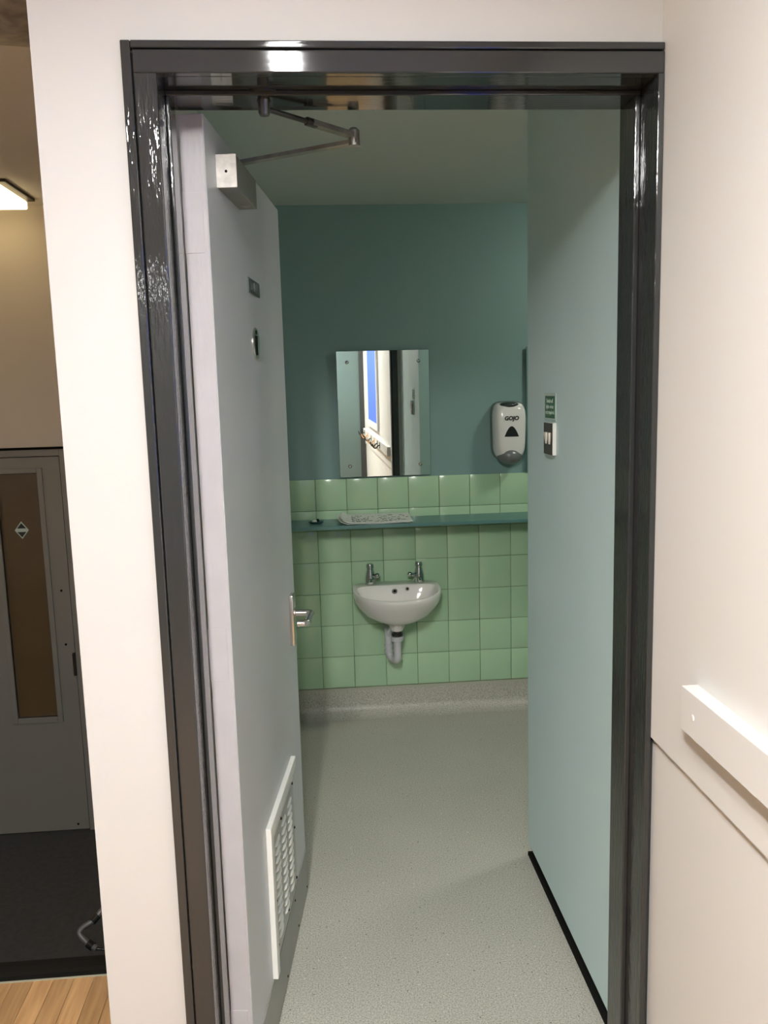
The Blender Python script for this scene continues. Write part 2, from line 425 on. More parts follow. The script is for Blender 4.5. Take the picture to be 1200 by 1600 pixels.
obj('hinge_strip', bx(XL, XL + 0.0018, 1.5125, 1.5555, 0.0, HEAD - 0.002), 'edge_paint', fr)

# ---------------------------------------------------------------- the open door (local: x along leaf, -y outwards)
hc = Vector((-0.1826, 1.553)); dv = Vector((0.1164, 0.9932))
DRZ = math.atan2(dv.y, dv.x)
LEN = 0.797
d1 = thing('door_1', (hc.x, hc.y, 0), 'grey painted washroom door standing open inwards', None, rz=DRZ, kind='structure')
leaf = obj('leaf', bx(0.0015, LEN, 0, 0.044, 0.006, 1.984, bev=0.002), 'door_paint', d1, local=True)
obj('edge', bx(-0.001, 0.0016, 0.0012, 0.043, 0.008, 1.982, bev=0.0005), 'edge_paint', leaf, local=True)
for zc in (0.20, 1.005, 1.80):
    h = obj('hinge', bx(-0.0022, -0.0008, 0.008, 0.0436, zc - 0.052, zc + 0.052, bev=0.0005), 'edge_paint', leaf, local=True)
kp = obj('kick_plate', bx(0.006, LEN + 0.003, -0.0025, 0.0, 0.004, 0.143, bev=0.0006), 'kick', d1, local=True)
for xs, zs in ((0.03, 0.02), (0.20, 0.022), (0.40, 0.02), (0.60, 0.022), (0.78, 0.025), (0.56, 0.125), (0.30, 0.125)):
    bb = B(); lathe(bb, [(0.0032, 0), (0.0032, 0.001), (0.002, 0.0016), (0, 0.0016)], (xs, -0.0025, zs), 'y', 10); obj('screw', bb, 'black', kp, local=True)
# vent grille
vent = obj('vent_grille', bx(0.262, 0.604, -0.0035, 0.0, 0.150, 0.485, bev=0.0008), 'vent_plate', d1, local=True)
V0, V1, VZ0, VZ1 = 0.226, 0.610, 0.145, 0.520
for a in ((V0, V0 + 0.030, VZ0, VZ1), (V0 + 0.030, V1, VZ1 - 0.030, VZ1)):
    obj('vent_frame', bx(a[0], a[1], -0.013, 0.0, a[2], a[3], bev=0.002), 'vent_paint', vent, local=True)
obj('plate_lip', bx(0.276, 0.284, -0.006, -0.003, 0.160, 0.470, bev=0.001), 'vent_paint', vent, local=True)
obj('plate_lip', bx(0.284, 0.592, -0.006, -0.003, 0.462, 0.470, bev=0.001), 'vent_paint', vent, local=True)
lv = None
for cix in range(3):
    for r in range(12):
        x0 = 0.306 + cix * 0.094; z0 = 0.186 + r * 0.0215
        if lv is None:
            bb = B(); rings = []
            for t in [i / 10 for i in range(11)]:
                e = max(0.03, 1 - (2 * t - 1) ** 4)
                x = t * 0.066
                rings.append([(x, -0.0034, 0.006 - 0.005 * e), (x, -0.0034 - 0.0040 * e, 0.006 - 0.0045 * e), (x, -0.0034 - 0.0050 * e, 0.006 - 0.0025 * e), (x, -0.0034 - 0.0035 * e, 0.006 + 0.0005 * e), (x, -0.0034, 0.006 + 0.004 * e)])
            loft(bb, rings); lv = mesh('louvre', bb, 'vent_paint', True)
        o = bpy.data.objects.new('louvre', lv); COL.objects.link(o); o.parent = vent; o.location = (x0, 0, z0)
for xs, zs in ((0.294, 0.30), (0.294, 0.185), (0.45, 0.172), (0.594, 0.172), (0.594, 0.32), (0.585, 0.452), (0.40, 0.452)):
    bb = B(); lathe(bb, [(0.0038, 0), (0.0038, 0.0015), (0.0025, 0.0026), (0, 0.0026)], (xs, -0.0035, zs), 'y', 10); obj('screw', bb, 'black', vent, local=True)
# name plate and indicator disc
pl = obj('name_plate', bx(0.330, 0.456, -0.003, 0.0, 1.717, 1.749, bev=0.0006), 'plate', d1, local=True)
tm = text_mesh('TOILET', 0.026, 'plate_text', 0.0004, 0.0006)
o = bpy.data.objects.new('lettering', tm); COL.objects.link(o); o.parent = pl; o.location = (0.393, -0.0032, 1.733); o.rotation_euler = (PI / 2, 0, 0)
bb = B(); lathe(bb, [(0.036, 0), (0.036, 0.002), (0.0335, 0.0045), (0.031, 0.0035), (0, 0.003)], (0.386, 0, 1.609), 'y', 32)
dk = obj('sign_disc', bb, 'satin', d1, True, True)
bb = B()
lathe(bb, [(0.005, 0), (0.005, 0.0012), (0, 0.0014)], (0.386, -0.0032, 1.634), 'y', 14)
box(bb, 0.376, 0.396, -0.0044, -0.003, 1.606, 1.627, bev=0.0005); box(bb, 0.3775, 0.3850, -0.0044, -0.003, 1.584, 1.607); box(bb, 0.3870, 0.3945, -0.0044, -0.003, 1.584, 1.607)
obj('figure', bb, 'black', dk, local=True)
# lever handle
hp = obj('handle_plate', bx(0.690, 0.733, -0.012, 0.0, 0.803, 0.945, bev=0.002), 'satin', d1, True, True)
HZ = 0.890
path = [(0.717, -0.008, HZ), (0.717, -0.030, HZ)] + arc((0.717, -0.060, HZ), (0.717, -0.044, HZ), (0.698, -0.060, HZ)) + arc((0.612, -0.060, HZ), (0.632, -0.060, HZ), (0.612, -0.040, HZ)) + [(0.612, -0.034, HZ)]
bb = B(); tube(bb, path, 0.0098, 16); obj('lever', bb, 'satin', d1, True, True)
bb = B(); lathe(bb, [(0.016, 0), (0.016, 0.004), (0.0105, 0.006)], (0.717, -0.0095, HZ), 'y', 20); obj('collar', bb, 'satin', hp, True, True)

# ---------------------------------------------------------------- door closer
def dw(x, y, z):   # door-local to world
    n = Vector((dv.y, -dv.x)); p = hc + dv * x - n * y
    return (p.x, p.y, z)
cl = thing('door_closer', dw(0.18, -0.02, 1.878), 'silver overhead door closer with jointed arm at the top of the open door', 'door closer')
def dbox(x0, x1, y0, y1, z0, z1, bev):
    bb = bx(x0, x1, y0, y1, z0, z1, bev=bev)
    for v in bb.verts: v.co = Vector(dw(v.co.x, v.co.y, v.co.z))
    return bb
body = obj('closer_body', dbox(0.083, 0.278, -0.038, -0.0004, 1.878, 1.936, 0.0015), 'closer', cl)
obj('end_cap', dbox(0.0805, 0.0832, -0.0385, -0.0002, 1.8775, 1.9365, 0.0008), 'closer_white', body)
bb = B(); c0 = dw(0.0806, -0.022, 1.908)
tube(bb, [dw(0.0807, -0.019, 1.906), dw(0.0798, -0.019, 1.906)], 0.0026, 10); obj('screw', bb, 'black', body)
bb = B(); lathe(bb, [(0.011, 0.002), (0.011, -0.001), (0.008, -0.003), (0.004, -0.003), (0.0035, -0.001), (0, -0.001)], dw(0.235, -0.023, 1.878), 'z', 18); obj('valve_cap', bb, 'dull_metal', body, True)
bb = B(); lathe(bb, [(0.009, -0.001), (0.009, 0.008), (0.007, 0.012), (0, 0.012)], dw(0.18, -0.021, 1.936), 'z', 16); obj('spindle', bb, 'dark_metal', cl, True)
SP = Vector(dw(0.18, -0.021, 1.945)); EL = Vector((0.083, 1.609, 1.950)); SH = Vector((-0.072, 1.480, 1.968))
def flatbar(a, c, wd, th):
    a, c = Vector(a), Vector(c); t = (c - a).normalized(); s = t.cross(Vector((0, 0, 1))).normalized(); u = s.cross(t)
    bb = B(); loft(bb, [[p + s * sx * wd / 2 + u * uz * th / 2 for sx, uz in ((-1, -1), (1, -1), (1, 1), (-1, 1))] for p in (a, c)])
    return bb
obj('main_arm', flatbar(SP - (EL - SP).normalized() * 0.012, EL + (EL - SP).normalized() * 0.008, 0.017, 0.007), 'dull_metal', cl)
ELU = EL + Vector((0, 0, 0.011)); dirf = (SH - ELU).normalized()
bb = B(); lathe(bb, [(0.0105, -0.007), (0.0105, 0.020), (0.007, 0.024), (0, 0.024)], EL, 'z', 16); obj('elbow', bb, 'dull_metal', cl, True)
obj('forearm', flatbar(ELU, ELU + dirf * 0.10, 0.016, 0.009), 'dull_metal', cl)
bb = B(); tube(bb, [ELU + dirf * 0.09, ELU + dirf * 0.112], 0.0075, 6); obj('lock_nut', bb, 'dark_metal', cl)
bb = B(); tube(bb, [ELU + dirf * 0.09, SH], 0.0045, 10); obj('rod', bb, 'dark_metal', cl, True)
bb = B(); lathe(bb, [(0.034, 0.020), (0.034, 0.0175), (0.013, 0.014), (0.010, 0.008), (0.010, -0.006), (0.008, -0.011), (0, -0.011)], (SH.x, SH.y + 0.003, SH.z - 0.008 + 0.0085), 'z', 22)
obj('frame_shoe', bb, 'frame_h', cl, True)

# ---------------------------------------------------------------- rail on the corridor wall, hooks, notice board
rail = thing('wall_rail', (XC, 0, 0.94), 'white square-edged wooden rail along the right corridor wall', 'rail')
rb = obj('rail_board', bx(XC - 0.026, XC, -1.20, 1.205, 0.9605, 1.031, bev=0.0012), 'white_gloss', rail)
for yy in (1.164, 0.60, 0.0, -0.6, -1.1):
    bb = B(); lathe(bb, [(0.005, 0), (0.005, 0.0008), (0.003, 0.0015), (0, 0.0015)], (XC - 0.026, yy, 0.994), 'x', 14); obj('screw', bb, 'white_gloss', rail, True)
def hook(y, m, nm):
    h = thing('coat_hook', (XC - 0.026, y, 0.97), nm, 'hook', 'coat hooks on the white rail behind the viewer')
    obj('hook_plate', bx(XC - 0.030, XC - 0.026, y - 0.012, y + 0.012, 0.972, 1.022, bev=0.001), m, h)
    bb = B(); p = [(XC - 0.028, y, 1.0), (XC - 0.045, y, 0.99)] + arc((XC - 0.075, y, 0.965), (XC - 0.052, y, 0.978), (XC - 0.085, y, 1.0)) + [(XC - 0.088, y, 1.012)]
    tube(bb, p, 0.005, 10); obj('prong', bb, m, h, True)
for i, (y, m, nm) in enumerate(((0.62, 'black_gloss', 'black coat hook nearest the washroom in the mirror'), (0.42, 'black_gloss', 'second black coat hook seen in the mirror'), (0.12, 'orange', 'orange-brown coat hook seen in the mirror'), (-0.2, 'black_gloss', 'black coat hook beyond the orange one in the mirror'), (-0.6, 'orange', 'far orange-brown coat hook in the mirror'), (-1.0, 'black_gloss', 'farthest black coat hook on the white rail'))):
    hook(y, m, nm)
nb = thing('notice_board', (XC, -0.1, 1.13), 'blue felt notice board in a pale frame, seen in the mirror', 'notice board')
obj('felt', bx(XC - 0.012, XC, -0.64, 0.30, 1.15, 2.00), 'blue', nb)
for a in ((-0.70, -0.64, 1.09, 2.06), (0.30, 0.36, 1.09, 2.06), (-0.64, 0.30, 1.09, 1.15), (-0.64, 0.30, 2.00, 2.06)):
    obj('frame_side', bx(XC - 0.020, XC, a[0], a[1], a[2], a[3], bev=0.002), 'board_frame', nb)

# ---------------------------------------------------------------- mirrors
def mirror(name, cx, cz, wd, ht, yaw, pitch, label, screws=True):
    r = thing(name, (cx, YB - 0.012, cz), label, 'mirror')
    r.rotation_euler = (pitch, 0, yaw)
    bb = bx(-wd / 2 + 0.0012, wd / 2 - 0.0012, -0.0055, -0.0005, -ht / 2 + 0.0012, ht / 2 - 0.0012)
    p = obj('pane', bb, 'mirror', r, local=True)
    for a in ((-wd / 2, -wd / 2 + 0.0012, -ht / 2, ht / 2), (wd / 2 - 0.0012, wd / 2, -ht / 2, ht / 2), (-wd / 2, wd / 2, -ht / 2, -ht / 2 + 0.0012), (-wd / 2, wd / 2, ht / 2 - 0.0012, ht / 2)):
        obj('glass_edge', bx(a[0], a[1], -0.0056, 0.0, a[2], a[3]), 'glass_edge', p, local=True)
    for sx in (-1, 1):
        for sz in (-1, 1):
            bb = B(); lathe(bb, [(0.0065, 0), (0.0065, 0.002), (0.0045, 0.0045), (0.001, 0.005), (0, 0.005)], (sx * (wd / 2 - 0.047), -0.0055, sz * (ht / 2 - 0.049)), 'y', 16)
            s = obj('screw', bb, 'chrome', r, True, True)
            bb = B(); tube(bb, [(sx * (wd / 2 - 0.047), 0.004, sz * (ht / 2 - 0.049)), (sx * (wd / 2 - 0.047), -0.0062, sz * (ht / 2 - 0.049))], 0.0080, 16); obj('washer', bb, 'black_gloss', s, True, True)
    return r
mirror('wall_mirror', 0.288, 1.391, 0.410, 0.555, math.radians(0.57), math.radians(0.45), 'frameless mirror held by four screws above the hand basin')
mirror('wall_mirror', 1.133, 1.391, 0.410, 0.555, 0, 0, 'second frameless mirror, only its dark edge showing beside the soap dispenser')

# ---------------------------------------------------------------- shelf with paper and dish
sh = tag(obj('wall_shelf', bx(-0.309, 1.9, 3.504, YB - 0.008, 0.9125, 0.927, bev=0.002), 'shelf'), 'long narrow teal painted shelf across the green tiles', 'shelf')
pp = thing('folded_newspaper', (0.22, 3.58, 0.927), 'folded printed newspaper page lying on the teal shelf above the basin', 'newspaper')
def sheet(x0, x1, y0, y1, z, lift, th, m, bow=0.004):
    bb = B(); n, q = 22, 6; T = []; Bt = []
    for j in range(q + 1):
        rt = []; rbm = []
        for i in range(n + 1):
            u, v = i / n, j / q
            x = x0 + (x1 - x0) * u + 0.006 * math.sin(v * 5 + x0 * 30) * (1 - u); y = y0 + (y1 - y0) * v + 0.004 * math.sin(u * 7)
            zz = z + lift * max(0, (0.10 - u) / 0.10) ** 1.4 + bow * (0.5 + 0.5 * math.sin(u * 9 + v * 3)) * 0.5 + 0.012 * v * v
            rt.append(bb.verts.new((x, y, zz + th))); rbm.append(bb.verts.new((x, y, zz)))
        T.append(rt); Bt.append(rbm)
    for j in range(q):
        for i in range(n):
            bb.faces.new((T[j][i], T[j][i + 1], T[j + 1][i + 1], T[j + 1][i])); bb.faces.new((Bt[j][i], Bt[j + 1][i], Bt[j + 1][i + 1], Bt[j][i + 1]))
    for i in range(n):
        bb.faces.new((T[0][i], Bt[0][i], Bt[0][i + 1], T[0][i + 1])); bb.faces.new((T[q][i], T[q][i + 1], Bt[q][i + 1], Bt[q][i]))
    for j in range(q):
        bb.faces.new((T[j][0], T[j + 1][0], Bt[j + 1][0], Bt[j][0])); bb.faces.new((T[j][n], Bt[j][n], Bt[j + 1][n], T[j + 1][n]))
    return bb
obj('page', sheet(0.070, 0.375, 3.522, 3.69, 0.9275, 0.012, 0.0035, 'paper'), 'paper', pp, True)
pg = obj('page', sheet(0.083, 0.385, 3.516, 3.68, 0.9325, 0.012, 0.004, 'paper'), 'paper', pp, True)
bb = B(); r2 = random.Random(11)
for row in range(7):
    x = 0.125
    while x < 0.37:
        l = r2.uniform(0.004, 0.022)
        if r2.random() < 0.62:
            v = (row + 0.8) / 8.5; u = (x - 0.083) / 0.302
            y = 3.516 + 0.164 * v + 0.004 * math.sin(u * 7); z = 0.9325 + 0.004 + 0.004 * (0.5 + 0.5 * math.sin(u * 9 + v * 3)) * 0.5 + 0.012 * v * v
            box(bb, x, min(x + l, 0.375), y, y + r2.choice((0.004, 0.007, 0.010)), z, z + 0.0009)
        x += l + r2.uniform(0.003, 0.012)
obj('print', bb, 'ink', pg)['kind'] = 'stuff'
ds = thing('soap_dish', (-0.030, 3.60, 0.927), 'small dark dish with scraps in it at the door end of the shelf', 'dish')
bb = B(); lathe(bb, [(0.020, 0), (0.030, 0.004), (0.034, 0.010), (0.032, 0.010), (0.027, 0.005), (0, 0.004)], (-0.030, 3.60, 0.927), 'z', 22)
for v in bb.verts: v.co.y = 3.60 + (v.co.y - 3.60) * 0.75
obj('bowl', bb, 'glass_edge', ds, True)
bb = B(); ellipsoid(bb, (-0.037, 3.60, 0.937), 0.012, 0.009, 0.006, 14, 8); obj('soap_scrap', bb, 'paper', ds, True)
bb = B(); ellipsoid(bb, (-0.022, 3.602, 0.940), 0.006, 0.006, 0.008, 12, 8); obj('stopper', bb, 'black', ds, True)

# ---------------------------------------------------------------- soap dispenser
CX, CZ = 0.842, 1.300
sd = thing('soap_dispenser', (CX, YB, 1.17), 'white and grey wall soap dispenser beside the partition', 'soap dispenser')
def rr(w2, h2, y, cz, taper=0.0, p=5.0, n=48, cx=CX):
    out = []
    for k in range(n):
        a = 2 * PI * k / n; c, s = math.cos(a), math.sin(a)
        x = w2 * math.copysign(abs(c) ** (2 / p), c); z = h2 * math.copysign(abs(s) ** (2 / p), s)
        out.append((cx + x * (1 - taper * (0.5 - z / (2 * h2))), y, cz + z))
    return out
bb = B(); loft(bb, [rr(0.076, 0.128, YB - 0.0005, CZ + 0.004, 0.04), rr(0.0775, 0.129, YB - 0.02, CZ + 0.004, 0.05), rr(0.075, 0.127, YB - 0.034, CZ + 0.004, 0.05)]); obj('back_plate', bb, 'soap_back', sd, True)
bb = B(); loft(bb, [rr(0.074, 0.124, YB - 0.030, CZ + 0.002, 0.06), rr(0.074, 0.124, YB - 0.055, CZ + 0.002, 0.07), rr(0.072, 0.120, YB - 0.078, CZ, 0.09, 4.5), rr(0.066, 0.112, YB - 0.094, CZ, 0.10, 4), rr(0.056, 0.100, YB - 0.102, CZ, 0.10, 4), rr(0.03, 0.06, YB - 0.1035, CZ, 0.1, 4)])
cov_ = obj('cover', bb, 'soap_white', sd, True)
bb = B(); ellipsoid(bb, (CX - 0.004, YB - 0.066, CZ + 0.115), 0.044, 0.036, 0.0165); obj('top_notch', bb, 'soap_dark', sd, True)
bb = B(); ellipsoid(bb, (CX - 0.001, YB - 0.064, CZ - 0.108), 0.056, 0.052, 0.040, 28, 16); obj('push_bar', bb, 'soap_push', sd, True)
tri = []
for k in range(16):
    t = k / 15; tri.append((CX - 0.032 + 0.064 * t, CZ - 0.022 + 0.046 * math.sin(PI * t) ** 0.9))
bb = B(); prism(bb, tri, 'y', YB - 0.1046, YB - 0.098); obj('window', bb, 'dark_glass', sd)
tm = text_mesh('GOJO', 0.024, 'ink', 0.0008, 0.0011, 0.12)
o = bpy.data.objects.new('lettering', tm); COL.objects.link(o); o.parent = sd; o.matrix_parent_inverse = world_of(sd).inverted(); o.location = (CX, YB - 0.1040, CZ + 0.058); o.rotation_euler = (PI / 2, 0, 0)

# ---------------------------------------------------------------- switch and sign on the partition
sg = thing('switch_sign', (XP, 2.212, 1.404), 'small green sign with white lettering above the light switch', 'sign')
obj('backing', bx(XP - 0.0015, XP, 2.158, 2.266, 1.404, 1.478), 'sign_pale', sg)
gp = obj('panel', bx(XP - 0.0022, XP - 0.0012, 2.166, 2.258, 1.411, 1.470), 'sign_green', sg)
for i, t in enumerate(('Switch off', 'lights when', 'not required')):
    tm = text_mesh(t, 0.0160, 'sign_pale', 0.0002, 0.0)
    o = bpy.data.objects.new('lettering', tm); COL.objects.link(o); o.parent = gp
    o.rotation_euler = (PI / 2, 0, -PI / 2); o.location = (XP - 0.0024, 2.212, 1.4595 - 0.0150 * i - 0.003)
sw = thing('light_switch', (XP, 2.193, 1.314), 'double light switch with white rockers on the pale blue partition', 'light switch')
XS = XP - 0.0130
obj('switch_box', bx(XS + 0.003, XP, 2.155, 2.232, 1.314, 1.400, bev=0.0015), 'switch_side_lit', sw)
fp = obj('face_plate', bx(XS, XS + 0.0031, 2.156, 2.232, 1.315, 1.399, bev=0.0008), 'switch_face_reflect', sw)
for yy in (2.177, 2.209):
    bb = B(); rings = [[(XS - dx, yy - hw, z), (XS - dx, yy + hw, z), (XS + 0.0005, yy + hw + 0.001, z), (XS + 0.0005, yy - hw - 0.001, z)] for z, dx, hw in ((1.343, 0.001, 0.0060), (1.352, 0.002, 0.0070), (1.370, 0.004, 0.0085), (1.374, 0.0035, 0.0085))]
    loft(bb, rings); obj('rocker', bb, 'rocker', fp)

# ---------------------------------------------------------------- hand basin
BCX = 0.3155
bs = thing('hand_basin', (BCX, YB - 0.008, 0.44), 'white wall-hung hand basin with two chrome taps on green tiles', 'basin')
def Dring(w2, yb, dep, z, tilt=0.0, n=56, fb=0.34, pb=5.0, pf=2.15):
    out = []
    for k in range(n):
        a = 2 * PI * k / n; c, s = math.cos(a), math.sin(a)
        if s >= 0: x = w2 * math.copysign(abs(c) ** (2 / pb), c) * (1 - 0.10 * s ** 3); y = yb - fb * dep + fb * dep * abs(s) ** (2 / pb)
        else: x = w2 * math.copysign(abs(c) ** (2 / pf), c); y = yb - fb * dep - (1 - fb) * dep * abs(s) ** (2 / pf)
        out.append((BCX + x, y, z - tilt * (yb - y) / max(dep, 1e-4)))
    return out
YW_ = YB - 0.008
rings = [Dring(0.030, 3.585, 0.06, 0.474), Dring(0.062, 3.605, 0.115, 0.482), Dring(0.110, 3.635, 0.185, 0.500), Dring(0.150, 3.668, 0.245, 0.524), Dring(0.180, YW_, 0.300, 0.552), Dring(0.192, YW_, 0.322, 0.582, 0.008), Dring(0.196, YW_, 0.330, 0.612, 0.014), Dring(0.1965, YW_, 0.332, 0.622, 0.015), Dring(0.1945, YW_, 0.329, 0.628, 0.015), Dring(0.190, YW_ - 0.003, 0.322, 0.630, 0.015),
         Dring(0.178, 3.632, 0.232, 0.630, 0.015), Dring(0.173, 3.628, 0.224, 0.624, 0.014), Dring(0.160, 3.622, 0.208, 0.596, 0.008), Dring(0.138, 3.612, 0.18, 0.562), Dring(0.098, 3.598, 0.13, 0.534), Dring(0.05, 3.580, 0.07, 0.520), Dring(0.02, 3.568, 0.03, 0.516)]
bb = B(); loft(bb, rings); obj('bowl', bb, 'ceramic', bs, True)
TX, TY = 0.309, 3.556
bb = B(); lathe(bb, [(0.037, 0.045), (0.035, 0.020), (0.030, 0.008), (0.026, 0.0)], (TX, TY, 0.442), 'z', 24); obj('boss', bb, 'ceramic', bs, True)
bb = B(); lathe(bb, [(0.020, 0.0), (0.026, 0.003), (0.026, 0.012), (0.021, 0.014), (0.021, 0.026)], (TX, TY, 0.416), 'z', 10); obj('back_nut', bb, 'dark_metal', bs, True)
for xh, zh, r1 in ((0.308, 0.604, 0.013), (0.366, 0.612, 0.0085)):
    yh = 3.6235
    bb = B(); lathe(bb, [(r1, 0), (r1, 0.003), (r1 * 0.75, 0.0045), (r1 * 0.62, 0.0015), (0, 0.0012)], (xh, yh, zh), 'y', 20); f = obj('overflow_ring', bb, 'dull_metal', bs, True)
    bb = B(); lathe(bb, [(r1 * 0.45, 0), (r1 * 0.45, 0.002), (0, 0.002)], (xh, yh - 0.0012, zh), 'y', 14); obj('hole', bb, 'black', f)
# waste trap
tp = obj('waste_trap', lathe(B(), [(0.024, 0.0), (0.0285, 0.002), (0.0285, 0.020), (0.024, 0.022)], (TX, TY, 0.394), 'z', 12), 'pvc', bs, True)
zb = 0.298
path = [(TX, TY, 0.40), (TX, TY, zb + 0.035)] + arc((TX, TY, zb), (TX, TY, zb + 0.03), (TX - 0.014, TY + 0.03, zb), 6) + arc((TX - 0.032, TY + 0.062, zb), (TX - 0.016, TY + 0.036, zb), (TX - 0.034, TY + 0.064, zb + 0.03), 6) + [(TX - 0.034, TY + 0.064, 0.385)] + arc((TX - 0.034, TY + 0.066, 0.415), (TX - 0.034, TY + 0.064, 0.39), (TX - 0.034, TY + 0.09, 0.418), 5) + [(TX - 0.034, YB - 0.008, 0.418)]
bb = B(); tube(bb, path, 0.0165, 16); obj('trap_pipe', bb, 'pvc', tp, True)
for zc in (0.325, 0.352):
    bb = B(); lathe(bb, [(0.020, 0), (0.020, 0.010)], (TX - 0.034, TY + 0.064, zc), 'z', 16); obj('trap_collar', bb, 'pvc', tp, True)
bb = B(); tube(bb, [(TX - 0.02, TY + 0.03, 0.452), (TX - 0.034, TY + 0.05, 0.42), (TX - 0.034, TY + 0.06, 0.388)], 0.008, 10); obj('overflow_pipe', bb, 'pvc', tp, True)
# taps
def tap(x, dx, lab):
    z = 0.628; y = 3.664
    bb = B(); lathe(bb, [(0.0245, 0.0), (0.0245, 0.008), (0.0245, 0.024), (0.0235, 0.038), (0.0195, 0.056), (0.0155, 0.070), (0.0145, 0.076), (0.0175, 0.079), (0.0175, 0.091), (0.014, 0.097), (0.007, 0.098), (0, 0.0975)], (x, y, z), 'z', 26)
    t = obj('tap', bb, 'chrome', bs, True); t['label'] = lab
    k = Vector((dx, -0.030, 0)).normalized()
    p0 = Vector((x, y, z + 0.034)); p1 = p0 + Vector((dx, -0.026, 0.013))
    bb = B(); tube(bb, [p0, p0.lerp(p1, 0.5), p1], [0.0135, 0.0095, 0.0062], 14); obj('arm', bb, 'chrome', t, True)
    bb = B(); ellipsoid(bb, p1, 0.0118, 0.0118, 0.0118, 16, 10); obj('knob', bb, 'chrome', t, True)
    bb = B(); tube(bb, [(x, y - 0.014, z + 0.026), (x, y - 0.030, z + 0.024), (x, y - 0.040, z + 0.016)], [0.0085, 0.0085, 0.008], 14); obj('spout', bb, 'chrome', t, True)
tap(0.2035, 0.030, 'chrome left tap'); tap(0.4235, -0.044, 'chrome right tap')

# ---------------------------------------------------------------- stairwell
d2 = thing('door_2', (-1.62, YD, ZL), 'grey stairwell door with a tall narrow brown pane', None, kind='structure')
DX1 = -1.284; DX0 = -1.984; DT = 1.215
b = B()
GX0, GX1, GZ0, GZ1 = -1.592, -1.394, -0.118, 1.137
box(b, DX0, GX0, YD, YD + 0.044, ZL + 0.006, DT); box(b, GX1, DX1, YD, YD + 0.044, ZL + 0.006, DT); box(b, GX0, GX1, YD, YD + 0.044, ZL + 0.006, GZ0); box(b, GX0, GX1, YD, YD + 0.044, GZ1, DT)
obj('leaf', b, 'stair_door', d2)
pn = obj('pane', bx(GX0, GX1, YD + 0.016, YD + 0.022, GZ0, GZ1), 'stair_pane', d2)
obj('bead', bx(GX1, GX1 + 0.026, YD - 0.010, YD + 0.015, GZ0 - 0.030, GZ1 + 0.026, bev=0.003), 'stair_door', d2)
obj('bead', bx(GX0 - 0.028, GX0, YD - 0.010, YD + 0.015, GZ0 - 0.030, GZ1 + 0.026, bev=0.003), 'stair_door', d2)
obj('bead', bx(GX0, GX1, YD - 0.010, YD + 0.015, GZ1, GZ1 + 0.026, bev=0.003), 'stair_door', d2)
obj('bead', bx(GX0, GX1, YD - 0.010, YD + 0.015, GZ0 - 0.030, GZ0, bev=0.003), 'stair_door', d2)
obj('frame_side', bx(DX1 + 0.004, -1.235, YD - 0.006, YD + 0.06, ZL, 1.252, bev=0.002), 'stair_door', d2)
obj('frame_side', bx(-2.03, DX0 - 0.004, YD - 0.006, YD + 0.06, ZL, 1.252, bev=0.002), 'stair_door', d2)
obj('frame_head', bx(DX0 - 0.004, DX1 + 0.004, YD - 0.006, YD + 0.06, DT + 0.004, 1.252, bev=0.002), 'stair_door', d2)
obj('shadow_gap', bx(-2.03, -1.235, YD - 0.012, YD + 0.06, 1.252, 1.2635), 'black', d2)
obj('hinge', bx(DX1 - 0.012, DX1 + 0.004, YD - 0.012, YD + 0.01, 0.095, 0.215, bev=0.004), 'lamp_base', d2)
for xs, zs in ((-1.325, 0.54), (-1.325, 0.26), (-1.34, -0.715)):
    bb = B(); lathe(bb, [(0.006, 0), (0.006, 0.002), (0, 0.002)], (xs, YD, zs), 'y', 10); obj('screw', bb, 'black', d2)
st = thing('diamond_sticker', (-1.494, YD + 0.016, 0.80), 'small pale diamond sticker on the brown pane of the stairwell door', 'sticker')
sx, sz = -1.496, 0.853
obj('diamond', prism(B(), [(sx - 0.034, sz), (sx, sz - 0.044), (sx + 0.034, sz), (sx, sz + 0.044)], 'y', YD + 0.0135, YD + 0.0155), 'sign_pale', st)
obj('triangle', prism(B(), [(sx - 0.022, sz + 0.009), (sx + 0.022, sz + 0.009), (sx, sz + 0.036)], 'y', YD + 0.0125, YD + 0.0145), 'ink', st)
obj('triangle', prism(B(), [(sx - 0.022, sz - 0.009), (sx + 0.022, sz - 0.009), (sx, sz - 0.036)], 'y', YD + 0.0125, YD + 0.0145), 'ink', st)

ss = thing('staircase', (-1.5, YS, ZL), 'black steps going down from the wood floor to the grey door', 'stairs')
N = 4; RI = -ZL / N; GO = 0.29
for k in range(N):
    z = -RI * k; y = YS + GO * k
    if k: obj('tread', bx(-2.598, XE - 0.002, y - GO, y, z - 0.04, z, bev=0.002), 'step', ss)
    obj('riser', bx(-2.598, XE - 0.002, y - 0.014, y - 0.002, z - RI, z - (0.04 if k else 0.062)), 'step', ss)
    obj('nosing', bx(-2.598, XE - 0.002, y - (0.03 if k else 0.0), y + (0.004 if k else 0.020), z - 0.012, z + 0.0015, bev=0.001), 'step_line' if k else 'step', ss)
obj('threshold', bx(-2.598, XE - 0.002, YS - 0.004, YS + 0.001, -0.01, 0.002), 'bead', ss)

